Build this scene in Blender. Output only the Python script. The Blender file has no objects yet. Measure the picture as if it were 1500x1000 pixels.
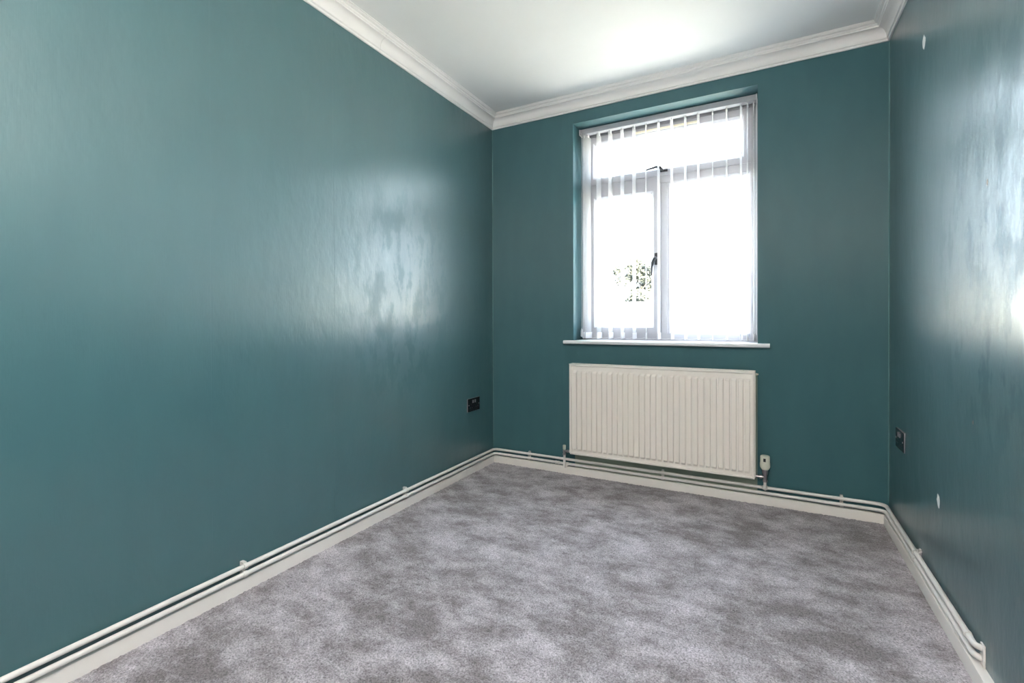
import bpy, bmesh, math, random
import numpy as np
from mathutils import Matrix, Vector

scene = bpy.context.scene
col = scene.collection
random.seed(7)

# ------------------------------------------------------------------ camera
W, H = 2.1985, 2.40            # room width and height; rear wall at y = 0
YF = -4.40                     # wall behind the camera
cam_d = bpy.data.cameras.new('camera')
cam_d.sensor_fit = 'HORIZONTAL'
cam_d.sensor_width = 36.0
cam_d.lens = 706.1284 / 1500 * 36
cam_d.shift_x = (750 - 733.8282) / 1500
cam_d.shift_y = (475.385 - 500) / 1500
cam_d.clip_start = 0.02
cam = bpy.data.objects.new('camera', cam_d)
col.objects.link(cam)
yaw, pit, rol = 0.5056, -0.0070, -0.0037
fw = Vector((-math.sin(yaw) * math.cos(pit), math.cos(yaw) * math.cos(pit), math.sin(pit)))
rt = Vector((math.cos(yaw), math.sin(yaw), 0))
up = rt.cross(fw)
r2 = rt * math.cos(rol) + up * math.sin(rol)
u2 = up * math.cos(rol) - rt * math.sin(rol)
M = Matrix((r2, u2, -fw)).transposed().to_4x4()
M.translation = Vector((1.6875, -2.9315, 0.9818))
cam.matrix_world = M
scene.camera = cam

# ------------------------------------------------------------------ light
world = bpy.data.worlds.new('sky')
scene.world = world
world.use_nodes = True
bg = world.node_tree.nodes['Background']
bg.inputs['Color'].default_value = (0.77, 0.87, 1.0, 1)
bg.inputs['Strength'].default_value = 10.5

sun_d = bpy.data.lights.new('sun', 'SUN')
sun_d.energy = 100
sun_d.angle = math.radians(0.6)
sun_d.color = (1.0, 0.93, 0.80)
sun = bpy.data.objects.new('sun', sun_d)
col.objects.link(sun)
sun.rotation_euler = Vector((-0.42, 0.74, -0.50)).to_track_quat('-Z', 'Y').to_euler()

vs = scene.view_settings
vs.view_transform = 'Standard'
vs.look = 'None'
vs.gamma = 1.0
vs.use_curve_mapping = False
vs.exposure = 1.25
scene.cycles.use_denoising = True
scene.cycles.max_bounces = 14
scene.cycles.diffuse_bounces = 8
scene.cycles.sample_clamp_indirect = 12

# ------------------------------------------------------------------ materials
def new_mat(name):
    m = bpy.data.materials.new(name)
    m.use_nodes = True
    nt = m.node_tree
    return m, nt, nt.nodes['Principled BSDF']

def srgb(r, g, b):
    f = lambda c: (c / 12.92 if c <= 0.04045 else ((c + 0.055) / 1.055) ** 2.4)
    return (f(r / 255), f(g / 255), f(b / 255), 1)

def N(nt, kind, **kw):
    n = nt.nodes.new(kind)
    for k, v in kw.items():
        if k.startswith('i_'):
            n.inputs[k[2:].replace('_', ' ')].default_value = v
        else:
            setattr(n, k, v)
    return n

def noise(nt, vec, scale, detail=4, rough=0.55):
    n = N(nt, 'ShaderNodeTexNoise')
    n.inputs['Scale'].default_value = scale
    n.inputs['Detail'].default_value = detail
    n.inputs['Roughness'].default_value = rough
    nt.links.new(vec, n.inputs['Vector'])
    return n.outputs['Fac']

def ramp(nt, fac, lo, hi, a=(0, 0, 0, 1), b=(1, 1, 1, 1)):
    r = N(nt, 'ShaderNodeValToRGB')
    r.color_ramp.elements[0].position = lo
    r.color_ramp.elements[1].position = hi
    r.color_ramp.elements[0].color = a
    r.color_ramp.elements[1].color = b
    nt.links.new(fac, r.inputs['Fac'])
    return r.outputs['Color']

def math_n(nt, op, a, b=None, c=None):
    n = N(nt, 'ShaderNodeMath', operation=op)
    for i, v in enumerate((a, b, c)):
        if v is None:
            continue
        if isinstance(v, (int, float)):
            n.inputs[i].default_value = v
        else:
            nt.links.new(v, n.inputs[i])
    return n.outputs[0]

def mapped(nt, scale):
    tc = N(nt, 'ShaderNodeTexCoord')
    mp = N(nt, 'ShaderNodeMapping')
    mp.inputs['Scale'].default_value = scale
    nt.links.new(tc.outputs['Object'], mp.inputs['Vector'])
    return mp.outputs['Vector']

def simple(name, color, rough=0.5, metal=0.0, bump=0.0, bscale=200, spec=0.5, vary=0.0):
    m, nt, bs = new_mat(name)
    bs.inputs['Base Color'].default_value = color
    bs.inputs['Roughness'].default_value = rough
    bs.inputs['Metallic'].default_value = metal
    bs.inputs['Specular IOR Level'].default_value = spec
    v = mapped(nt, (1, 1, 1))
    if vary:
        f = noise(nt, v, 6, 5)
        dark = tuple(c * (1 - vary) for c in color[:3]) + (1,)
        nt.links.new(ramp(nt, f, 0.3, 0.7, dark, color), bs.inputs['Base Color'])
    if bump:
        b = N(nt, 'ShaderNodeBump')
        b.inputs['Strength'].default_value = bump
        b.inputs['Distance'].default_value = 0.002
        nt.links.new(noise(nt, v, bscale, 3), b.inputs['Height'])
        nt.links.new(b.outputs['Normal'], bs.inputs['Normal'])
    return m

TEAL = (0.043, 0.120, 0.138, 1)
TEAL2 = (0.049, 0.133, 0.150, 1)

def wall_mat(name, axis, seams, bare=None, repairs=(), coat=1.0, r0=0.42, spec=0.85):
    """Teal silk paint over lining paper: vertical fibres, paper seams, uneven sheen."""
    m, nt, bs = new_mat(name)
    L = nt.links
    fib = (330, 330, 14) if True else None
    v = mapped(nt, (1, 1, 1))
    vf = mapped(nt, fib)
    vp = mapped(nt, (9, 9, 3.2))
    tone = noise(nt, vp, 1.0, 6)
    colr = ramp(nt, tone, 0.3, 0.7, TEAL, TEAL2)
    sep = N(nt, 'ShaderNodeSeparateXYZ')
    L.new(v, sep.inputs[0])
    run = sep.outputs['X' if axis == 'x' else 'Y']
    # paper seams as fine grooves
    groove = None
    for s in seams:
        d = math_n(nt, 'ABSOLUTE', math_n(nt, 'SUBTRACT', run, s))
        g = math_n(nt, 'LESS_THAN', d, 0.0018)
        groove = g if groove is None else math_n(nt, 'MAXIMUM', groove, g)
    fine = noise(nt, vf, 1.0, 2)
    grain = noise(nt, v, 420, 3)
    lump = noise(nt, mapped(nt, (9, 9, 4.5)), 1.0, 4)
    h = math_n(nt, 'MULTIPLY', fine, 0.00016)
    h = math_n(nt, 'ADD', h, math_n(nt, 'MULTIPLY', grain, 0.00010))
    h = math_n(nt, 'ADD', h, math_n(nt, 'MULTIPLY', lump, 0.0036))
    if groove is not None:
        h = math_n(nt, 'SUBTRACT', h, math_n(nt, 'MULTIPLY', groove, 0.0006))
    b = N(nt, 'ShaderNodeBump')
    b.inputs['Strength'].default_value = 1.0
    b.inputs['Distance'].default_value = 1.0
    L.new(h, b.inputs['Height'])
    L.new(b.outputs['Normal'], bs.inputs['Normal'])
    # uneven sheen: roller laps everywhere, scraped and filled areas in places
    patch = noise(nt, mapped(nt, (4.5, 4.5, 2.6)), 1.0, 7, 0.62)
    soft = N(nt, 'ShaderNodeMapRange')
    soft.inputs['From Min'].default_value = 0.3; soft.inputs['From Max'].default_value = 0.7
    soft.inputs['To Min'].default_value = r0; soft.inputs['To Max'].default_value = r0 + 0.05
    L.new(patch, soft.inputs['Value'])
    rg = soft.outputs['Result']
    cw = math_n(nt, 'ADD', math_n(nt, 'MULTIPLY', patch, 0.5 * coat), 0.70 * coat)
    for (py, pz, rad_) in repairs:
        dy = math_n(nt, 'SUBTRACT', run, py)
        dz = math_n(nt, 'SUBTRACT', sep.outputs['Z'], pz)
        d2 = math_n(nt, 'ADD', math_n(nt, 'MULTIPLY', dy, dy), math_n(nt, 'MULTIPLY', math_n(nt, 'MULTIPLY', dz, dz), 0.6))
        near = math_n(nt, 'SUBTRACT', 1.0, math_n(nt, 'MULTIPLY', d2, 1.0 / rad_ ** 2))
        near = math_n(nt, 'MAXIMUM', near, 0.0)
        blob = ramp(nt, noise(nt, mapped(nt, (11, 11, 5.0)), 1.0, 8, 0.6), 0.48, 0.56)
        cw = math_n(nt, 'SUBTRACT', cw, math_n(nt, 'MULTIPLY', math_n(nt, 'MULTIPLY', blob, near), 0.9 * coat))
        rg = math_n(nt, 'SUBTRACT', rg, math_n(nt, 'MULTIPLY', math_n(nt, 'MULTIPLY', blob, near), 0.07))
    L.new(rg, bs.inputs['Roughness'])
    L.new(math_n(nt, 'MINIMUM', cw, 1.0), bs.inputs['Coat Weight'])
    bs.inputs['Coat IOR'].default_value = 1.5
    bs.inputs['Coat Roughness'].default_value = 0.29
    L.new(b.outputs['Normal'], bs.inputs['Coat Normal'])
    bs.inputs['Specular IOR Level'].default_value = spec
    if bare:
        x0, x1, z0, z1 = bare
        inside = math_n(nt, 'MULTIPLY',
                        math_n(nt, 'MULTIPLY', math_n(nt, 'GREATER_THAN', sep.outputs['X'], x0), math_n(nt, 'LESS_THAN', sep.outputs['X'], x1)),
                        math_n(nt, 'MULTIPLY', math_n(nt, 'GREATER_THAN', sep.outputs['Z'], z0), math_n(nt, 'LESS_THAN', sep.outputs['Z'], z1)))
        mx = N(nt, 'ShaderNodeMix', data_type='RGBA')
        L.new(inside, mx.inputs[0])
        L.new(colr, mx.inputs[6])
        mx.inputs[7].default_value = srgb(150, 160, 145)
        colr = mx.outputs[2]
    L.new(colr, bs.inputs['Base Color'])
    tan = N(nt, 'ShaderNodeCombineXYZ')
    tan.inputs[2].default_value = 1.0
    L.new(tan.outputs[0], bs.inputs['Tangent'])
    bs.inputs['Anisotropic'].default_value = 0.8
    bs.inputs['Anisotropic Rotation'].default_value = ANISO_ROT
    return m
ANISO_ROT = 0.25

def carpet_mat():
    m, nt, bs = new_mat('carpet')
    L = nt.links
    v = mapped(nt, (1, 1, 1))
    mid = noise(nt, mapped(nt, (6.5, 9.0, 1)), 1.0, 10, 0.70)
    wide = noise(nt, v, 2.3, 4)
    big = math_n(nt, 'ADD', math_n(nt, 'MULTIPLY', mid, 0.7), math_n(nt, 'MULTIPLY', wide, 0.3))
    fine = noise(nt, v, 190, 3, 0.7)
    c1 = ramp(nt, big, 0.42, 0.60, (0.195, 0.172, 0.182, 1), (0.515, 0.478, 0.525, 1))
    c2 = ramp(nt, fine, 0.30, 0.70, (0.30, 0.30, 0.30, 1), (1.45, 1.45, 1.45, 1))
    mx = N(nt, 'ShaderNodeMix', data_type='RGBA', blend_type='MULTIPLY')
    mx.inputs[0].default_value = 1.0
    L.new(c1, mx.inputs[6]); L.new(c2, mx.inputs[7])
    L.new(mx.outputs[2], bs.inputs['Base Color'])
    bs.inputs['Roughness'].default_value = 0.95
    bs.inputs['Specular IOR Level'].default_value = 0.1
    bs.inputs['Sheen Weight'].default_value = 0.25
    b = N(nt, 'ShaderNodeBump')
    b.inputs['Strength'].default_value = 0.9
    b.inputs['Distance'].default_value = 0.004
    L.new(fine, b.inputs['Height'])
    L.new(b.outputs['Normal'], bs.inputs['Normal'])
    return m

def glass_mat():
    m = bpy.data.materials.new('window_glass')
    m.use_nodes = True
    nt = m.node_tree
    nt.nodes.remove(nt.nodes['Principled BSDF'])
    out = nt.nodes['Material Output']
    tr = N(nt, 'ShaderNodeBsdfTransparent')
    tr.inputs['Color'].default_value = (0.96, 0.98, 0.98, 1)
    gl = N(nt, 'ShaderNodeBsdfGlossy')
    gl.inputs['Roughness'].default_value = 0.02
    mx = N(nt, 'ShaderNodeMixShader')
    mx.inputs[0].default_value = 0.05
    nt.links.new(tr.outputs[0], mx.inputs[1])
    nt.links.new(gl.outputs[0], mx.inputs[2])
    nt.links.new(mx.outputs[0], out.inputs['Surface'])
    return m

def slat_mat():
    m = bpy.data.materials.new('blind_fabric')
    m.use_nodes = True
    nt = m.node_tree
    nt.nodes.remove(nt.nodes['Principled BSDF'])
    out = nt.nodes['Material Output']
    d = N(nt, 'ShaderNodeBsdfDiffuse')
    t = N(nt, 'ShaderNodeBsdfTranslucent')
    c = ramp(nt, noise(nt, mapped(nt, (300, 300, 300)), 1.0, 2), 0.3, 0.7, (0.66, 0.66, 0.67, 1), (0.74, 0.74, 0.75, 1))
    nt.links.new(c, d.inputs['Color'])
    nt.links.new(c, t.inputs['Color'])
    mx = N(nt, 'ShaderNodeMixShader')
    mx.inputs[0].default_value = 0.5
    nt.links.new(d.outputs[0], mx.inputs[1])
    nt.links.new(t.outputs[0], mx.inputs[2])
    tp = N(nt, 'ShaderNodeBsdfTransparent')
    m2 = N(nt, 'ShaderNodeMixShader')
    m2.inputs[0].default_value = 0.42
    nt.links.new(mx.outputs[0], m2.inputs[1])
    nt.links.new(tp.outputs[0], m2.inputs[2])
    nt.links.new(m2.outputs[0], out.inputs['Surface'])
    return m

MT = {
    'white_gloss': simple('white_gloss_paint', (0.77, 0.73, 0.695, 1), 0.38, bump=0.05, bscale=60, vary=0.05),
    'pipe_paint': simple('pipe_paint', (0.76, 0.72, 0.695, 1), 0.35, bump=0.08, bscale=90, vary=0.06),
    'plaster': simple('white_plaster', (0.83, 0.805, 0.79, 1), 0.75, bump=0.05, bscale=70, vary=0.03),
    'ceiling': simple('ceiling_paint', (0.85, 0.84, 0.83, 1), 0.85, bump=0.06, bscale=40, vary=0.02),
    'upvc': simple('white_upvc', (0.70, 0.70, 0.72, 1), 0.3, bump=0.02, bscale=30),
    'frame': simple('upvc_shaded', (0.42, 0.42, 0.45, 1), 0.3, bump=0.02, bscale=30),  # white plastic darkened so the frame and head rail read as shaded
    'radiator': simple('radiator_enamel', (0.82, 0.765, 0.71, 1), 0.32, bump=0.03, bscale=60),
    'cap': simple('cream_plastic', (0.72, 0.71, 0.60, 1), 0.45, bump=0.02),
    'chrome': simple('dull_chrome', (0.42, 0.38, 0.40, 1), 0.28, 1.0, bump=0.03),
    'dark': simple('dark_metal', (0.05, 0.05, 0.055, 1), 0.35, 0.6, bump=0.03),
    'socket': simple('black_nickel', (0.060, 0.050, 0.055, 1), 0.25, 0.85, bump=0.03),
    'socket_edge': simple('socket_edge', (0.42, 0.38, 0.40, 1), 0.38, 0.8, bump=0.02),
    'black': simple('black_plastic', (0.015, 0.015, 0.017, 1), 0.5, bump=0.03),
    'spot_white': simple('matt_white', (0.85, 0.84, 0.82, 1), 0.6, bump=0.1),  # plain white of the small wall spots
    'wall_mark': simple('chipped_paint', (0.33, 0.30, 0.26, 1), 0.7, bump=0.1),
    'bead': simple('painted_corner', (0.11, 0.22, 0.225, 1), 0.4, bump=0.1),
    'vent': simple('cream_vent', (0.80, 0.74, 0.58, 1), 0.4, bump=0.03),
    'paving': simple('paving', (0.42, 0.40, 0.35, 1), 0.9, bump=0.2, bscale=20, vary=0.2),
    'render': simple('garden_wall_render', (0.70, 0.68, 0.63, 1), 0.9, bump=0.2, bscale=30, vary=0.1),
    'coping': simple('coping_stone', (0.06, 0.058, 0.055, 1), 0.9, bump=0.2, bscale=30, vary=0.1),
    'bark': simple('bark', (0.03, 0.025, 0.02, 1), 0.9, bump=0.4, bscale=30, vary=0.3),
    'leaf': simple('leaf', (0.026, 0.028, 0.019, 1), 0.6, bump=0.1, vary=0.3),
    'brick_out': simple('outer_wall', (0.45, 0.38, 0.32, 1), 0.9, bump=0.2, vary=0.2),
    'glass': glass_mat(),
    'fabric': slat_mat(),
    'carpet': carpet_mat(),
}

# ------------------------------------------------------------------ mesh helpers
class MB:
    def __init__(self):
        self.v, self.f = [], []
    def add(self, vs, fs):
        o = len(self.v)
        self.v += [tuple(p) for p in vs]
        self.f += [tuple(i + o for i in f) for f in fs]
        return self
    def box(self, x0, x1, y0, y1, z0, z1):
        vs = [(x, y, z) for x in (x0, x1) for y in (y0, y1) for z in (z0, z1)]
        return self.add(vs, [(0, 1, 3, 2), (4, 6, 7, 5), (0, 4, 5, 1), (2, 3, 7, 6), (0, 2, 6, 4), (1, 5, 7, 3)])
    def tube(self, pts, r, n=12, caps=True):
        pts = [Vector(p) for p in pts]
        rs = r if isinstance(r, (list, tuple)) else [r] * len(pts)
        rings, prev = [], None
        for i, p in enumerate(pts):
            a = pts[max(i - 1, 0)]; b = pts[min(i + 1, len(pts) - 1)]
            t = (b - a).normalized()
            if prev is None:
                u = t.orthogonal().normalized()
            else:
                u = (prev - t * prev.dot(t)).normalized()
            prev = u
            w = t.cross(u)
            rings.append([p + (u * math.cos(2 * math.pi * k / n) + w * math.sin(2 * math.pi * k / n)) * rs[i] for k in range(n)])
        vs = [q for ring in rings for q in ring]
        fs = []
        for i in range(len(rings) - 1):
            for k in range(n):
                k2 = (k + 1) % n
                fs.append((i * n + k, i * n + k2, (i + 1) * n + k2, (i + 1) * n + k))
        if caps:
            fs.append(tuple(range(n))[::-1])
            fs.append(tuple((len(rings) - 1) * n + k for k in range(n)))
        return self.add(vs, fs)
    def lathe(self, c, prof, n=20, axis='z'):
        """prof: list of (radius, height) from the bottom up around c."""
        vs, fs = [], []
        for (r, h) in prof:
            for k in range(n):
                a = 2 * math.pi * k / n
                if axis == 'z':
                    vs.append((c[0] + r * math.cos(a), c[1] + r * math.sin(a), c[2] + h))
                elif axis == 'x':
                    vs.append((c[0] + h, c[1] + r * math.cos(a), c[2] + r * math.sin(a)))
                else:
                    vs.append((c[0] + r * math.sin(a), c[1] + h, c[2] + r * math.cos(a)))
        for i in range(len(prof) - 1):
            for k in range(n):
                k2 = (k + 1) % n
                fs.append((i * n + k, i * n + k2, (i + 1) * n + k2, (i + 1) * n + k))
        fs.append(tuple(range(n))[::-1])
        fs.append(tuple((len(prof) - 1) * n + k for k in range(n)))
        return self.add(vs, fs)
    def rect_frame(self, x0, x1, z0, z1, prof):
        """mitred frame; prof: closed list of (inset, y) around the section."""
        n = len(prof)
        vs = []
        for (cx, sx, cz, sz) in ((x0, 1, z0, 1), (x1, -1, z0, 1), (x1, -1, z1, -1), (x0, 1, z1, -1)):
            vs += [(cx + sx * d, y, cz + sz * d) for d, y in prof]
        fs = []
        for c in range(4):
            c2 = (c + 1) % 4
            for k in range(n):
                k2 = (k + 1) % n
                fs.append((c * n + k, c2 * n + k, c2 * n + k2, c * n + k2))
        return self.add(vs, fs)
    def build(self, name, mat, parent=None, smooth=False, bevel=0.0, origin=None):
        me = bpy.data.meshes.new(name)
        vs = self.v
        if origin is not None:
            vs = [(x - origin[0], y - origin[1], z - origin[2]) for x, y, z in vs]
        me.from_pydata(vs, [], self.f)
        bm = bmesh.new(); bm.from_mesh(me)
        bmesh.ops.recalc_face_normals(bm, faces=bm.faces)
        if smooth:
            for f in bm.faces:
                f.smooth = True
            for e in bm.edges:
                if len(e.link_faces) == 2 and e.calc_face_angle(0) > math.radians(40):
                    e.smooth = False
        bm.to_mesh(me); bm.free()
        me.materials.append(MT[mat] if isinstance(mat, str) else mat)
        o = bpy.data.objects.new(name, me)
        col.objects.link(o)
        if origin is not None:
            o.location = origin
        if bevel:
            b = o.modifiers.new('bevel', 'BEVEL')
            b.width = bevel; b.segments = 2; b.limit_method = 'ANGLE'
        if parent is not None:
            o.parent = parent
            pw, q = Vector((0, 0, 0)), parent
            while q is not None:                     # parents are never rotated at this point
                pw += q.location
                q = q.parent
            o.location = Vector(origin or (0, 0, 0)) - pw
        return o

def tag(o, label, cat, group=None):
    o['label'] = label; o['category'] = cat
    if group: o['group'] = group
    return o

def thing(name, label, cat, loc, group=None):
    o = bpy.data.objects.new(name, None)
    o.empty_display_size = 0.05
    col.objects.link(o)
    o.location = loc
    return tag(o, label, cat, group)

def struct(o, label=None, cat=None):
    o['kind'] = 'structure'
    if label: o['label'] = label
    if cat: o['category'] = cat
    return o

# ------------------------------------------------------------------ room shell
HX0, HX1, HZ0, HZ1 = 0.597, 1.640, 0.836, 2.243      # window opening
TW = 0.30                                             # outer wall thickness

# floor: deep pile carpet, a finely uneven surface
gx, gy = 360, 540
xs = np.linspace(-0.0, W, gx); ys = np.linspace(YF, 0.0, gy)
X, Y = np.meshgrid(xs, ys)
rng = np.random.default_rng(3)
Z = rng.random((gy, gx)) * 0.0045 - 0.0035
V = np.stack([X + (rng.random(X.shape) - .5) * 0.003, Y + (rng.random(X.shape) - .5) * 0.003, Z], -1).reshape(-1, 3)
idx = np.arange(gx * gy).reshape(gy, gx)
F = np.stack([idx[:-1, :-1], idx[:-1, 1:], idx[1:, 1:], idx[1:, :-1]], -1).reshape(-1, 4)
me = bpy.data.meshes.new('floor')
me.vertices.add(len(V)); me.vertices.foreach_set('co', V.ravel())
me.loops.add(F.size); me.loops.foreach_set('vertex_index', F.ravel().astype(np.int32))
me.polygons.add(len(F)); me.polygons.foreach_set('loop_start', np.arange(0, F.size, 4, dtype=np.int32))
me.update(calc_edges=True)
me.materials.append(MT['carpet'])
floor = bpy.data.objects.new('floor', me)
col.objects.link(floor)
struct(floor, 'mottled grey pile carpet covering the whole floor', 'carpet')

struct(MB().box(-0.12, W + 0.12, YF - 0.12, TW, H, H + 0.12).build('ceiling', 'ceiling'), 'plain white painted ceiling', 'ceiling')
wl = struct(MB().box(-0.12, 0, YF - 0.12, TW, -0.1, H).build('wall_left', wall_mat('teal_left', 'y', (-0.32, -0.88, -1.415, -1.955, -2.49), repairs=((-0.98, 1.15, 0.5),))),
       'long teal painted wall with a glossy patch, left of the window', 'wall')
wr = struct(MB().box(W, W + 0.12, YF - 0.12, TW, -0.1, H).build('wall_right', wall_mat('teal_right', 'y', (-0.60, -1.147, -1.69), repairs=((-1.2, 1.2, 0.5),))),
       'teal painted wall with small white spots, right of the window', 'wall')
struct(MB().box(0, W, YF - 0.12, YF, -0.1, H).build('wall_front', wall_mat('teal_front', 'x', (0.5, 1.0))), 'teal wall behind the camera', 'wall')

b = MB()
o = [(0, -0.1), (W, -0.1), (W, H), (0, H)]
i_ = [(HX0, HZ0), (HX1, HZ0), (HX1, HZ1), (HX0, HZ1)]
vs_, fs_ = [], []
for y in (0, TW):
    vs_ += [(x, y, z) for x, z in o] + [(x, y, z) for x, z in i_]
for k in range(4):
    k2 = (k + 1) % 4
    fs_ += [(k, k2, 4 + k2, 4 + k), (8 + k, 12 + k, 12 + k2, 8 + k2), (4 + k, 4 + k2, 12 + k2, 12 + k), (k, 8 + k, 8 + k2, k2)]
b.add(vs_, fs_)
wb = struct(b.build('wall_back', wall_mat('teal_back', 'x', (0.52, 1.075, 1.59), bare=(0.605, 1.639, 0.02, 0.69), coat=0.0, r0=0.5, spec=0.5)),
       'teal painted wall with the window recess and radiator', 'wall')

# lighter paint ridge down the two far corners
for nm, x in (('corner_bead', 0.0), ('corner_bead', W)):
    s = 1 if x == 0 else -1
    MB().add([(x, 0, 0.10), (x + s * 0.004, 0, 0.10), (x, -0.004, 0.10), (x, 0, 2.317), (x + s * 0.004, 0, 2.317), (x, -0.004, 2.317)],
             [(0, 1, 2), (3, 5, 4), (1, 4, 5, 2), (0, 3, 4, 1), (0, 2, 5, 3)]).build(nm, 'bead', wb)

# small white spots and small paint chips
def wall_mark(name, y, z, ry, rz, seed, mat='spot_white'):
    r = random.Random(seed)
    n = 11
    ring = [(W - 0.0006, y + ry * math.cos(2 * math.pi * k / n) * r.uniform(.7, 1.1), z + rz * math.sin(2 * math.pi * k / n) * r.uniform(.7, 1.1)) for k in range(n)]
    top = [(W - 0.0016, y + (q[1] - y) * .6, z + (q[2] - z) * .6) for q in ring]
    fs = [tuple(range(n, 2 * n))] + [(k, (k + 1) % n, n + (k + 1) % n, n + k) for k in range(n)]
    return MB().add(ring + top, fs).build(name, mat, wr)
wall_mark('white_spot', -0.579, 2.020, 0.024, 0.028, 1)
wall_mark('white_spot', -0.7685, 0.362, 0.019, 0.026, 2)
wall_mark('paint_chip', -1.181, 1.347, 0.006, 0.010, 3, 'wall_mark')
wall_mark('paint_chip', -1.085, 0.69, 0.004, 0.007, 4, 'wall_mark')

# cornice ---------------------------------------------------------------
CP = [(0.0, 0.0835), (0.007, 0.0835), (0.0095, 0.080), (0.0095, 0.0745), (0.0125, 0.0735), (0.0155, 0.0705), (0.0155, 0.066)]
for k in range(1, 9):
    a = k / 9 * math.pi / 2
    CP.append((0.0155 + 0.031 * (1 - math.cos(a)), 0.066 - 0.038 * math.sin(a)))
CP += [(0.0465, 0.028), (0.0505, 0.0275), (0.0505, 0.0215), (0.054, 0.020), (0.0575, 0.0165), (0.0575, 0.0125), (0.064, 0.0115), (0.0685, 0.0085), (0.0695, 0.004), (0.0735, 0.0035), (0.0735, 0.0), (0.0, 0.0)]

def moulding(name, wall, prof_hd, zof, a0, a1, mitre0, mitre1, mat, parent=None):
    """prof: (distance from wall, height term); runs along the wall from a0 to a1."""
    vs, n = [], len(prof_hd)
    for a, mt in ((a0, mitre0), (a1, mitre1)):
        for d, h in prof_hd:
            z = zof(h); t = a + mt * d
            vs.append({'left': (d, t, z), 'right': (W - d, t, z), 'back': (t, -d, z), 'front': (t, YF + d, z)}[wall])
    fs = [tuple(range(n)), tuple(range(n, 2 * n))] + [(k, (k + 1) % n, n + (k + 1) % n, n + k) for k in range(n)]
    return MB().add(vs, fs).build(name, mat, parent, smooth=True)
zc = lambda h: H - h
JY = -1.128
t1 = struct(moulding('trim_1', 'left', CP, zc, JY - 0.0012, YF, 0, 1, 'plaster'), 'white moulded cornice along the left wall, length nearer the camera with the butt joint', 'cornice')
t2 = struct(moulding('trim_2', 'left', CP, zc, 0, JY + 0.0003, -1, 0, 'plaster'), 'white moulded cornice along the left wall, length meeting the window wall', 'cornice')
t3 = struct(moulding('trim_3', 'back', CP, zc, 0, W, 1, -1, 'plaster'), 'white moulded cornice above the window', 'cornice')
t4 = struct(moulding('trim_4', 'right', CP, zc, 0, YF, -1, 1, 'plaster'), 'white moulded cornice along the right wall', 'cornice')
t5 = struct(moulding('trim_5', 'front', CP, zc, 0, W, 1, -1, 'plaster'), 'white moulded cornice behind the camera', 'cornice')

# skirting ----------------------------------------------------------------
SH = 0.0465
def skirt(SK):
    return [(0, -0.02), (SK, -0.02), (SK, SH - 0.004), (SK - 0.001, SH - 0.0015), (SK - 0.004, SH), (0, SH)]
SP, SPR = skirt(0.0165), skirt(0.0235)
zs = lambda h: h
struct(moulding('baseboard_left', 'left', SP, zs, 0, YF, -1, 1, 'white_gloss'), 'white gloss skirting board under the left wall pipes', 'baseboard')
struct(moulding('baseboard_back', 'back', SP, zs, 0, W, 1, -1, 'white_gloss'), 'white gloss skirting board under the window wall pipes', 'baseboard')
struct(moulding('baseboard_right', 'right', SPR, zs, 0, YF, -1, 1, 'white_gloss'), 'white gloss skirting board under the right wall pipes', 'baseboard')
struct(moulding('baseboard_front', 'front', SP, zs, 0, W, 1, -1, 'white_gloss'), 'white gloss skirting board behind the camera', 'baseboard')

# ------------------------------------------------------------------ window
win = bpy.data.objects.new('window_1', None)
col.objects.link(win)
win.location = (1.1185, 0.21, HZ0 + 0.022)
struct(win, 'white plastic window with a top light, left casement and fixed right pane', 'window')
YI, YO = 0.182, 0.245
ZB = 0.858
def fprof(w, y0, y1, bead=0.010):
    return [(0, y0), (w - bead, y0), (w, y0 + bead), (w, y1 - bead), (w - bead, y1), (0, y1)]
# fixed outer frame with transom and mullion
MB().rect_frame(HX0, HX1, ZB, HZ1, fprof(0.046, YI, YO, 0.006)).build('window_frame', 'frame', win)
ZT0, ZT1 = 1.832, 1.892
def bar(name, x0, x1, z0, z1, ch, vertical):
    b = MB()
    if vertical:
        pr = [(x0, YI + ch), (x0 + ch, YI), (x1 - ch, YI), (x1, YI + ch), (x1, YO - ch), (x0, YO - ch)]
        vs = [(x, y, z) for z in (z0, z1) for x, y in pr]
    else:
        pr = [(z0, YI + ch), (z0 + ch, YI), (z1 - ch, YI), (z1, YI + ch), (z1, YO - ch), (z0, YO - ch)]
        vs = [(x, y, z) for x in (x0, x1) for z, y in pr]
    n = 6
    b.add(vs, [tuple(range(n)), tuple(range(n, 2 * n))] + [(k, (k + 1) % n, n + (k + 1) % n, n + k) for k in range(n)])
    return b.build(name, 'frame', win)
bar('transom', HX0 + 0.042, HX1 - 0.042, ZT0, ZT1, 0.008, False)
bar('mullion', 1.098, 1.148, ZB + 0.042, ZT0 + 0.004, 0.008, True)
def light(name, x0, x1, z0, z1, w, y0, y1, bead):
    s = MB().rect_frame(x0, x1, z0, z1, fprof(w, y0, y1, bead)).build(name, 'frame', win)
    g = w - 0.004
    MB().box(x0 + g, x1 - g, 0.207, 0.213, z0 + g, z1 - g).build('pane', 'glass', s)
    k = MB().rect_frame(x0 + w - 0.0035, x1 - w + 0.0035, z0 + w - 0.0035, z1 - w + 0.0035,
                    [(0, 0.2005), (0.005, 0.2005), (0.005, 0.206), (0, 0.206)]).build('gasket', 'black', s)
    return s
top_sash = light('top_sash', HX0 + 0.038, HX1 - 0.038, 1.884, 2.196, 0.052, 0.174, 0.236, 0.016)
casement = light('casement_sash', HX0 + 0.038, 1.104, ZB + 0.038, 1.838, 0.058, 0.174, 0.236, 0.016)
fixed = light('glazing_bead', 1.146, HX1 - 0.036, ZB + 0.036, 1.842, 0.018, 0.186, 0.236, 0.010)
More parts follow.
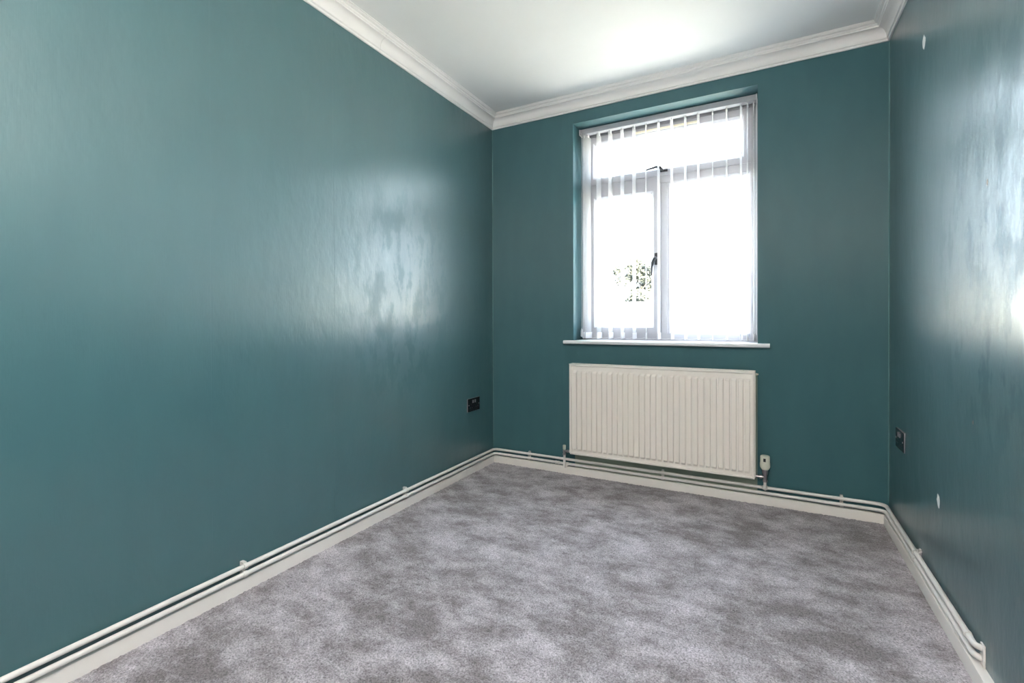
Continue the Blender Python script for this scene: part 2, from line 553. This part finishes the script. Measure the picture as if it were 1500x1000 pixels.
# vent strip in the head of the top light
MB().box(0.946, 1.316, 0.168, 0.180, 2.166, 2.180).build('trickle_vent', 'vent', top_sash, bevel=0.002)
# casement handle
h = MB().box(1.069, 1.089, 0.163, 0.176, 1.330, 1.405).build('handle', 'dark', casement, bevel=0.003)
MB().tube([(1.079, 0.165, 1.372), (1.079, 0.148, 1.372), (1.074, 0.135, 1.364), (1.066, 0.129, 1.345), (1.060, 0.127, 1.310), (1.058, 0.127, 1.262)],
          [0.0085, 0.0085, 0.011, 0.010, 0.0055, 0.0045], 10).build('handle_lever', 'dark', casement, smooth=True)
# top light handle on the sash bottom rail
MB().box(1.090, 1.148, 0.162, 0.176, 1.902, 1.918).build('handle', 'dark', top_sash, bevel=0.003)
MB().tube([(1.118, 0.165, 1.910), (1.118, 0.148, 1.912), (1.110, 0.136, 1.922), (1.085, 0.130, 1.927), (1.045, 0.128, 1.920), (1.020, 0.128, 1.914)],
          [0.008, 0.008, 0.010, 0.008, 0.0055, 0.0045], 10).build('handle_lever', 'dark', top_sash, smooth=True)
# inner sill board
b = MB()
sp = [(0.20, 0.8365), (-0.030, 0.8365), (-0.0345, 0.8385), (-0.0365, 0.8425), (-0.0365, 0.852), (-0.0345, 0.856), (-0.030, 0.858), (0.20, 0.858)]
xa, xb = 0.539, 1.697
vs_, fs_ = [], []
def sill_seg(x0, x1, pr):
    n = len(pr)
    b.add([(x, y, z) for x in (x0, x1) for y, z in pr], [tuple(range(n)), tuple(range(n, 2 * n))] + [(k, (k + 1) % n, n + (k + 1) % n, n + k) for k in range(n)])
front = [(-0.0002 if y > 0 else y, z) for y, z in sp]
sill_seg(xa, HX0 + 0.0005, front); sill_seg(HX0 + 0.0005, HX1 - 0.0005, sp); sill_seg(HX1 - 0.0005, xb, front)
b.build('window_sill', 'upvc', win, smooth=True)

# ------------------------------------------------------------------ vertical blind
BY = 0.128
blind = thing('vertical_blind', 'white vertical blind with its slats turned open, hanging in the window recess', 'blind', (1.1185, BY, HZ1))
b = MB().box(HX0 + 0.008, HX1 - 0.010, BY - 0.022, BY + 0.022, HZ1 - 0.037, HZ1 - 0.004)
b.build('head_rail', 'frame', blind, bevel=0.003)  # darkened plastic stands in for the shade on the rail
MB().box(HX0 + 0.004, HX0 + 0.0085, BY - 0.024, BY + 0.024, HZ1 - 0.041, HZ1 - 0.003).build('rail_end_cap', 'upvc', blind, bevel=0.001)
MB().box(HX1 - 0.0105, HX1 - 0.004, BY - 0.024, BY + 0.024, HZ1 - 0.041, HZ1 - 0.003).build('rail_end_cap', 'upvc', blind, bevel=0.001)
ZS0, ZS1 = 0.868, HZ1 - 0.052
def slat_mesh():
    b = MB(); hw = 0.0445; n = 7
    vs = []
    for z in (ZS0, ZS1):
        for side in (0,):
            for k in range(n):
                u = -1 + 2 * k / (n - 1)
                vs.append((0.0035 * (1 - u * u) + side * 0.00035, u * hw, z - ZS1))
    fs = []
    for k in range(n - 1):
        fs.append((k, k + 1, n + k + 1, n + k))
    b.add(vs, fs)
    return b
slat0 = weight0 = hook0 = None
slat_x = [0.626, 0.652, 0.726, 0.802, 0.879, 0.953, 1.025, 1.1025, 1.179, 1.256, 1.3285, 1.4045, 1.4795, 1.5545, 1.5855, 1.617]
for k, x in enumerate(slat_x):
    rz = math.radians({0: 4, 1: -9, 2: -3, 6: 9, 7: 0, 11: 5, 13: -5}.get(k, random.uniform(-2, 2)))
    loc = Vector((x, BY, ZS1)) - blind.location
    if slat0 is None:
        slat0 = slat_mesh().build('slat', 'fabric', None, smooth=True)
        weight0 = MB().box(-0.0012, 0.0048, -0.0445, 0.0445, ZS0 - ZS1 + 0.001, ZS0 - ZS1 + 0.040).build('bottom_weight', 'upvc', None)
        hook0 = MB().box(-0.002, 0.005, -0.012, 0.012, -0.006, 0.0115).tube([(0.001, 0, 0.010), (0.001, 0, 0.0205)], 0.003, 8).build('slat_hanger', 'upvc', None)
        s, w_, hk = slat0, weight0, hook0
    else:
        s, w_, hk = slat0.copy(), weight0.copy(), hook0.copy()
        for q in (s, w_, hk):
            col.objects.link(q)
    s.parent = blind; s.location = loc; s.rotation_euler = (0, 0, rz)
    w_.parent = s; hk.parent = s
# stabilising bead chain between the slat feet
for k in range(len(slat_x) - 1):
    x0, x1 = slat_x[k] + 0.003, slat_x[k + 1]
    pts = [(x0 + (x1 - x0) * t, BY - 0.042, ZS0 + 0.006 + (0.006 if x1 - x0 > .05 else .002) * (2 * t - 1) ** 2 - 0.002) for t in [j / 8 for j in range(9)]]
    MB().tube(pts, 0.0009, 5).build('stabiliser_chain', 'upvc', blind)
# operating cord down the left reveal, control chain down the right
MB().tube([(HX0 + 0.020, BY - 0.028, HZ1 - 0.03), (HX0 + 0.019, BY - 0.029, 1.6), (HX0 + 0.020, BY - 0.028, 0.93)], 0.0013, 6).build('pull_cord', 'upvc', blind)
MB().lathe((HX0 + 0.020, BY - 0.028, 0.878), [(0.003, 0), (0.008, 0.006), (0.008, 0.04), (0.002, 0.056)], 10).build('cord_weight', 'upvc', blind, smooth=True)
MB().tube([(HX1 - 0.008, BY - 0.028, HZ1 - 0.030), (HX1 - 0.0075, BY - 0.030, 1.5), (HX1 - 0.008, BY - 0.028, 0.90)], 0.002, 6).build('control_chain', 'upvc', blind)

# ------------------------------------------------------------------ radiator
RX0, RX1, RZ0, RZ1, RYF, RYB = 0.603, 1.631, 0.152, 0.7165, -0.100, -0.036
rad = thing('radiator', 'white ribbed panel radiator fixed to the wall under the window', 'radiator', ((RX0 + RX1) / 2, -0.06, RZ0))
def rib_panel(y_face, depth, x0, x1, z0, z1, nr, zt, zb):
    """flat pressed panel whose ribs stand proud towards -y with tapered ends."""
    pitch = (x1 - x0) / nr
    xsn = [x0 - 0.012]
    for k in range(nr):
        c = x0 + (k + .5) * pitch
        xsn += [c - pitch * .40, c - pitch * .31, c + pitch * .31, c + pitch * .40]
    xsn.append(x1 + 0.012)
    zsn = [z0, zb, zb + 0.013, zt - 0.013, zt, z1]
    vs = []
    for z in zsn:
        for j, x in enumerate(xsn):
            up_ = 0 < j < len(xsn) - 1 and (j - 1) % 4 in (1, 2) and zsn[2] - 1e-6 <= z <= zsn[3] + 1e-6
            vs.append((x, y_face - (depth if up_ else 0), z))
    n = len(xsn)
    fs = [(r * n + c, r * n + c + 1, (r + 1) * n + c + 1, (r + 1) * n + c) for r in range(len(zsn) - 1) for c in range(n - 1)]
    # rear skin
    o_ = len(vs)
    vs += [(x, y_face + 0.010, z) for z in (z0, z1) for x in (xsn[0], xsn[-1])]
    fs += [(o_, o_ + 2, o_ + 3, o_ + 1)]
    fs += [(0, o_) + (o_ + 1, n - 1) + tuple(range(n - 2, 0, -1))]
    last = (len(zsn) - 1) * n
    fs += [tuple(range(last, last + n)) + (o_ + 3, o_ + 2)]
    return MB().add(vs, fs)
rib_panel(RYF + 0.009, 0.012, RX0 + 0.022, RX1 - 0.022, RZ0 + 0.010, RZ1 - 0.010, 31, RZ1 - 0.042, RZ0 + 0.026).build('front_panel', 'radiator', rad)
# pressed rim of the front panel
MB().rect_frame(RX0 + 0.0045, RX1 - 0.0045, RZ0, RZ1 - 0.004, [(0, RYF + 0.012), (0, RYF + 0.003), (0.003, RYF), (0.007, RYF), (0.009, RYF + 0.002), (0.011, RYF + 0.005), (0.011, RYF + 0.012)]).build('panel_rim', 'radiator', rad)
rib_panel(RYB - 0.012, 0.002, RX0 + 0.03, RX1 - 0.03, RZ0 + 0.006, RZ1 - 0.014, 31, RZ1 - 0.05, RZ0 + 0.03).build('back_panel', 'radiator', rad)
for x in (RX0, RX1 - 0.004):
    MB().box(x, x + 0.004, RYF + 0.004, RYB, RZ0 + 0.006, RZ1).build('side_cover', 'radiator', rad, bevel=0.001)
# top grille: rim and bars
b = MB()
b.box(RX0, RX1, RYF + 0.001, RYF + 0.013, RZ1 - 0.005, RZ1)
b.box(RX0, RX1, RYB - 0.010, RYB, RZ1 - 0.005, RZ1)
for k in range(41):
    x = RX0 + 0.004 + k * (RX1 - RX0 - 0.012) / 40
    b.box(x, x + 0.006, RYF + 0.013, RYB - 0.010, RZ1 - 0.0045, RZ1 - 0.0005)
b.box(RX0 + .004, RX1 - .004, (RYF + RYB) / 2 - 0.004, (RYF + RYB) / 2 + 0.004, RZ1 - 0.004, RZ1)
b.build('top_grille', 'radiator', rad)
# convector fins in the cavity
b = MB()
pts = []
nf = 60
for k in range(nf + 1):
    x = RX0 + 0.03 + k * (RX1 - RX0 - 0.06) / nf
    pts.append((x, RYF + 0.018 if k % 2 else RYB - 0.018))
vs_ = [(x, y, z) for z in (RZ0 + 0.04, RZ1 - 0.04) for x, y in pts]
b.add(vs_, [(k, k + 1, nf + 2 + k, nf + 1 + k) for k in range(nf)])
b.build('convector_fins', 'radiator', rad)
for x in (0.74, 1.50):
    MB().box(x - 0.02, x + 0.02, RYB, -0.0005, 0.20, 0.66).build('wall_bracket', 'chrome', rad)
MB().lathe((RX1 - 0.001, -0.062, 0.698), [(0.0065, 0), (0.0065, 0.008), (0.0045, 0.009), (0.0045, 0.015)], 10, 'x').build('bleed_valve', 'cap', rad)

# ------------------------------------------------------------------ valves
VY = -0.060
lv = thing('radiator_valve', 'small lockshield valve with a cream cap at the left foot of the radiator', 'valve', (0.5553, VY, 0.055))
x = 0.5553
MB().lathe((x, VY, 0.166), [(0.0085, 0), (0.0095, 0.002), (0.0100, 0.024), (0.0085, 0.0285)], 16).build('valve_cap', 'cap', lv, smooth=True)
MB().lathe((x, VY, 0.132), [(0.0105, 0), (0.0105, 0.011), (0.0075, 0.012), (0.0085, 0.020), (0.0100, 0.022), (0.0100, 0.030), (0.006, 0.034)], 12).build('valve_body', 'chrome', lv, smooth=True)
MB().lathe((x + 0.007, VY, 0.1575), [(0.006, 0), (0.006, 0.008), (0.0098, 0.009), (0.0098, 0.021), (0.0065, 0.022), (0.0065, 0.0405)], 10, 'x').build('valve_tail', 'chrome', lv, smooth=True)
MB().tube([(x, VY, 0.134), (x, VY, 0.075), (x, VY + 0.003, 0.0625), (x, VY + 0.010, 0.0555), (x, VY + 0.024, 0.0535), (x, -0.0228, 0.0535)], 0.0078, 12).build('tail_pipe', 'pipe_paint', lv, smooth=True)
MB().lathe((x, VY, 0.060), [(0.0092, 0), (0.0100, 0.004), (0.0092, 0.012)], 12).build('elbow_collar', 'pipe_paint', lv, smooth=True)

rv = thing('thermostatic_valve', 'cream thermostatic valve head standing at the right foot of the radiator', 'valve', (1.675, VY, 0.095))
x = 1.675
MB().lathe((x, VY, 0.202), [(0.0165, 0), (0.0225, 0.010), (0.0240, 0.016), (0.0240, 0.034), (0.0225, 0.0355), (0.0225, 0.066), (0.0205, 0.0715), (0.015, 0.0735)], 24).build('thermostat_head', 'cap', rv, smooth=True)
a = math.atan2(-2.87, 0.0) - 0.10
dx, dy = math.cos(a), math.sin(a)
px_, py_ = -dy, dx
c = Vector((x + dx * 0.0222, VY + dy * 0.0222, 0.2545))
b = MB()
vs_ = []
for o_ in (0, 0.0012):
    for s1, s2 in ((-1, -1), (1, -1), (1, 1), (-1, 1)):
        vs_.append((c.x + dx * o_ + px_ * 0.0055 * s1 - 0.0 , c.y + dy * o_ + py_ * 0.0055 * s1, c.z + 0.0085 * s2))
b.add(vs_, [(0, 3, 2, 1), (4, 5, 6, 7), (0, 1, 5, 4), (1, 2, 6, 5), (2, 3, 7, 6), (3, 0, 4, 7)])
b.build('setting_window', 'dark', rv)
MB().lathe((x, VY, 0.136), [(0.0105, 0), (0.0110, 0.012), (0.0085, 0.013), (0.0095, 0.034), (0.0135, 0.046), (0.0150, 0.0665)], 14).build('valve_body', 'chrome', rv, smooth=True)
MB().lathe((x - 0.0075, VY, 0.1605), [(0.0055, 0), (0.0055, -0.006), (0.0100, -0.007), (0.0100, -0.018), (0.0065, -0.019), (0.0065, -0.0362)], 10, 'x').build('valve_tail', 'chrome', rv, smooth=True)
MB().tube([(x, VY, 0.138), (x, VY, 0.106), (x, VY + 0.004, 0.0985), (x, VY + 0.012, 0.0950), (x, -0.0288, 0.0945)], 0.0078, 12).build('tail_pipe', 'pipe_paint', rv, smooth=True)

# ------------------------------------------------------------------ heating pipes
PO, PR, PW = 0.0215, 0.0083, 0.0170
def pipe_path(z, yend, bend=0.030):
    P = [(PO, YF + 0.03, z), (PO, -1.7, z), (PO, -PO - bend, z)]
    for k in range(1, 7):
        a = k / 7 * math.pi / 2
        P.append((PO + bend * (1 - math.cos(a)), -PO - bend * (1 - math.sin(a)), z))
    P += [(PO + bend, -PO, z), (1.1, -PO, z), (W - PW - bend, -PO, z)]
    for k in range(1, 7):
        a = k / 7 * math.pi / 2
        P.append((W - PW - bend * (1 - math.sin(a)), -PO - bend * (1 - math.cos(a)), z))
    P += [(W - PW, -PO - bend, z), (W - PW, yend + 0.03, z)]
    r_ = 0.022
    P.append((W - PW, yend + r_, z))
    for k in range(1, 7):
        a = k / 6 * math.pi / 2
        P.append((W - PW + r_ * (1 - math.cos(a)), yend + r_ * (1 - math.sin(a)), z))
    P.append((W + 0.02, yend, z))
    return P
ZU, ZL = 0.0945, 0.0655
YE = -1.172
up_pipe = thing('heating_pipe', 'upper of two white painted heating pipes running round the room above the skirting', 'pipe', (PO, -0.05, ZU))
MB().tube(pipe_path(ZU, YE), PR, 14).build('pipe_run', 'pipe_paint', up_pipe, smooth=True)
lo_pipe = thing('heating_pipe', 'lower of two white painted heating pipes resting along the skirting top', 'pipe', (PO, -0.05, ZL))
MB().tube(pipe_path(ZL, YE + 0.004), PR, 14).build('pipe_run', 'pipe_paint', lo_pipe, smooth=True)
def collar(p, x, z, ln=0.030):
    MB().lathe((x - ln / 2, -PO, z), [(PR, 0), (PR + .0022, .001), (PR + .0026, .007), (PR + .0012, .009), (PR + .0012, ln - .009), (PR + .0026, ln - .007), (PR + .0022, ln - .001), (PR, ln)], 14, 'x').build('coupling', 'pipe_paint', p, smooth=True)
collar(lo_pipe, 0.4925, ZL)
collar(lo_pipe, 0.5553, ZL, 0.026)
collar(up_pipe, 1.675, ZU, 0.026)
MB().lathe((W - PW, YE + 0.055, ZU), [(PR, 0), (PR + .0022, .001), (PR + .0022, .012), (PR, .013)], 14, 'y').build('coupling', 'pipe_paint', up_pipe, smooth=True)
# plate where the pipes enter the right wall
pl = tag(MB().box(W - 0.0055, W - 0.0004, YE - 0.011, YE + 0.014, SH + 0.0005, ZU + 0.012).build('pipe_batten', 'pipe_paint', origin=(W - 0.006, YE, SH), bevel=0.0012), 'small white batten where both pipes turn into the right wall', 'batten')

# clips -------------------------------------------------------------------
def clip(label, wall, a, lip=0.010):
    base = {'left': (0, a, ZL), 'back': (a, 0, ZL), 'right': (W, a, ZL)}[wall]
    t = thing('pipe_clip', label, 'clip', base, 'double clips holding the two heating pipes')
    def pos(d, s, z):
        return {'left': (d, a + s, z), 'back': (a + s, -d, z), 'right': (W - d, a + s, z)}[wall]
    wdt = 0.0065
    PO_ = PW if wall == 'right' else PO
    for z in (ZU, ZL):
        out, inn = [], []
        for k in range(13):
            ang = math.radians(-110 + 220 * k / 12)
            out.append((PO_ + (PR + .0030) * math.cos(ang), z + (PR + .0030) * math.sin(ang)))
            inn.append((PO_ + (PR + .0004) * math.cos(ang), z + (PR + .0004) * math.sin(ang)))
        sec = out + inn[::-1]
        n = len(sec)
        vs = [pos(d, s, zz) for s in (-wdt, wdt) for d, zz in sec]
        h_ = n // 2
        fs = []
        for k in range(h_ - 1):
            q = (k, k + 1, n - 2 - k, n - 1 - k)
            fs += [q, tuple(n + j for j in q[::-1])]
        fs += [(k, (k + 1) % n, n + (k + 1) % n, n + k) for k in range(n)]
        MB().add(vs, fs).build('clip_ring', 'pipe_paint', t, smooth=True)
    def bx(d0, d1, s0, s1, z0, z1):
        p0, p1 = pos(d0, s0, z0), pos(d1, s1, z1)
        return MB().box(min(p0[0], p1[0]), max(p0[0], p1[0]), min(p0[1], p1[1]), max(p0[1], p1[1]), z0, z1)
    bx(0.0004, PO_ - PR - 0.0005, -wdt, wdt, ZL - 0.008, ZU + 0.012).build('clip_back', 'pipe_paint', t, bevel=0.001)
    bx(0.0004, 0.0105 + lip, -wdt, wdt, ZU + 0.0115, ZU + 0.0150).build('clip_lip', 'pipe_paint', t, bevel=0.001)
    return t
clip('white double pipe clip on the left wall, the one nearer the camera', 'left', -1.854, 0.012)
clip('white double pipe clip on the left wall, the one nearer the window wall', 'left', -0.956, 0.008)
clip('white double pipe clip between the left corner and the radiator', 'back', 0.287, 0.006)
clip('white double pipe clip underneath the middle of the radiator', 'back', 1.150, 0.002)
clip('white double pipe clip between the thermostatic valve and the right corner', 'back', 2.009, 0.006)
rc = clip('white double pipe clip with a bent tag on the right wall', 'right', -0.56, -0.004)
MB().tube([(W - 0.012, -0.56, ZU + 0.012), (W - 0.016, -0.585, ZU + 0.010), (W - 0.014, -0.60, ZU + 0.013), (W - 0.008, -0.602, ZU + 0.020)], 0.0022, 8).build('bent_tag', 'pipe_paint', rc, smooth=True)

# ------------------------------------------------------------------ sockets
def socket(label, wall, yc, z0):
    s = 1 if wall == 'left' else -1
    x0 = 0 if wall == 'left' else W
    t = thing('double_socket', label, 'socket', (x0, yc, z0 + 0.043))
    def bx(d0, d1, a0, a1, h0, h1):
        """d from the wall, a along the wall as seen from the room, h up from the plate's foot"""
        ya, yb = (yc + s * a0, yc + s * a1)
        xa_, xb_ = (x0 + s * d0, x0 + s * d1)
        return MB().box(min(xa_, xb_), max(xa_, xb_), min(ya, yb), max(ya, yb), z0 + h0, z0 + h1)
    bx(0.0003, 0.0050, -0.0735, 0.0735, -0.0005, 0.0865).build('plate_edge', 'socket_edge', t, bevel=0.0015)
    pl = bx(0.0050, 0.0072, -0.0715, 0.0715, 0.0012, 0.0848).build('face_plate', 'socket', t, bevel=0.001)
    for a in (-0.060, 0.060):
        MB().lathe((x0 + s * 0.0072, yc + s * a, z0 + 0.043), [(0.004, 0), (0.004, s * 0.0008), (0.002, s * 0.0010)], 12, 'x').build('screw', 'socket_edge', pl)
    for c_ in (-0.035, 0.035):
        sw = -0.013 if c_ < 0 else 0.013
        bx(0.0072, 0.0105, -sw - 0.0065, -sw + 0.0065, 0.054, 0.074).build('switch_rocker', 'socket_edge', t, bevel=0.001)
        for a, hh, w1, h1 in ((0, 0.047, 0.004, 0.009), (-0.011, 0.026, 0.0075, 0.005), (0.011, 0.026, 0.0075, 0.005)):
            bx(0.0070, 0.0076, c_ + a - w1 / 2 - (0), c_ + a + w1 / 2, hh - h1 / 2, hh + h1 / 2).build('pin_slot', 'black', t)
    return t
socket('dark metal double socket low on the left wall near the window corner', 'left', -0.264, 0.3975)
socket('dark metal double socket low on the right wall near the corner', 'right', -0.243, 0.4140)

# ------------------------------------------------------------------ added lamp (unseen, put in to brighten the window wall)
def fill_mat():
    m, nt, bs = new_mat('fill_glow')
    bs.inputs['Base Color'].default_value = (0.9, 0.88, 0.84, 1)
    bs.inputs['Roughness'].default_value = 0.2
    bs.inputs['Emission Color'].default_value = FILL_COL
    bs.inputs['Emission Strength'].default_value = FILL_STR
    return m
FILL_COL = (1.0, 0.92, 0.85, 1)
FILL_STR = 19.5
LX, LY, LZ = 1.45, -3.45, 1.92
fill_lamp = thing('fill_lantern', 'added round fill lantern, unseen behind the camera, that brightens the window wall', 'fill_lamp', (LX, LY, H))
gl_ = [(0.28 * math.sin(math.pi * (0.04 + 0.90 * k / 14)), -0.28 * math.cos(math.pi * (0.04 + 0.90 * k / 14))) for k in range(15)]
MB().lathe((LX, LY, LZ), gl_, 28).build('fill_globe', fill_mat(), fill_lamp, smooth=True)
MB().lathe((LX, LY, LZ + 0.272), [(0.030, 0), (0.030, 0.03), (0.012, 0.055), (0.005, 0.06)], 16).build('fill_holder', 'upvc', fill_lamp, smooth=True)
MB().tube([(LX, LY, LZ + 0.33), (LX, LY, H - 0.02)], 0.003, 8).build('cord', 'upvc', fill_lamp)
MB().lathe((LX, LY, H - 0.03), [(0.008, 0), (0.035, 0.008), (0.045, 0.022), (0.045, 0.0295)], 20).build('fill_rose', 'upvc', fill_lamp, smooth=True)

# ------------------------------------------------------------------ outside
struct(MB().box(-40, 45, TW, 70, -0.40, -0.30).build('ground', 'paving'), 'pale sunlit ground outside the window', 'ground')
gw = thing('garden_wall', 'pale garden wall seen through the window', 'wall', (-1.0, 13.0, -0.3))
MB().box(-16, 14, 13.0, 13.22, -0.3, 1.53).build('wall_face', 'render', gw)
MB().box(-16, 14, 12.95, 13.27, 1.53, 1.60).build('coping', 'coping', gw)
tree = thing('garden_tree', 'leafy tree beyond the garden wall, seen through the left casement', 'tree', (-2.75, 16.5, -0.3))
tx, ty = -2.75, 16.5
MB().tube([(tx, ty, -0.3), (tx + .05, ty, 0.8), (tx - .05, ty + .05, 1.8), (tx + .1, ty, 2.9)], [0.12, 0.10, 0.08, 0.03], 10).build('trunk', 'bark', tree, smooth=True)
b = MB()
for k in range(9):
    a = k * 2.4
    z0 = 1.3 + 0.16 * k
    b.tube([(tx, ty, z0), (tx + .35 * math.cos(a), ty + .35 * math.sin(a), z0 + .35), (tx + .75 * math.cos(a), ty + .7 * math.sin(a), z0 + .6)], [0.035, 0.022, 0.008], 6)
b.build('branches', 'bark', tree)
b = MB()
clumps = [(random.gauss(0, .34), random.gauss(0, .34), random.uniform(1.4, 3.3), random.uniform(.18, .36)) for _ in range(34)]
for cx_, cy_, cz_, cr in clumps:
    for _ in range(150):
        d = Vector((random.gauss(0, 1), random.gauss(0, 1), random.gauss(0, 1))).normalized() * cr * random.random() ** .4
        p = Vector((tx + cx_, ty + cy_, cz_)) + d
        u = Vector((random.gauss(0, 1), random.gauss(0, 1), random.gauss(0, 1))).normalized() * 0.085
        w_ = u.orthogonal().normalized() * 0.045
        b.add([p - u, p - w_, p + u, p + w_], [(0, 1, 2, 3)])
lv_ = b.build('foliage', 'leaf', tree)
lv_['kind'] = 'stuff'
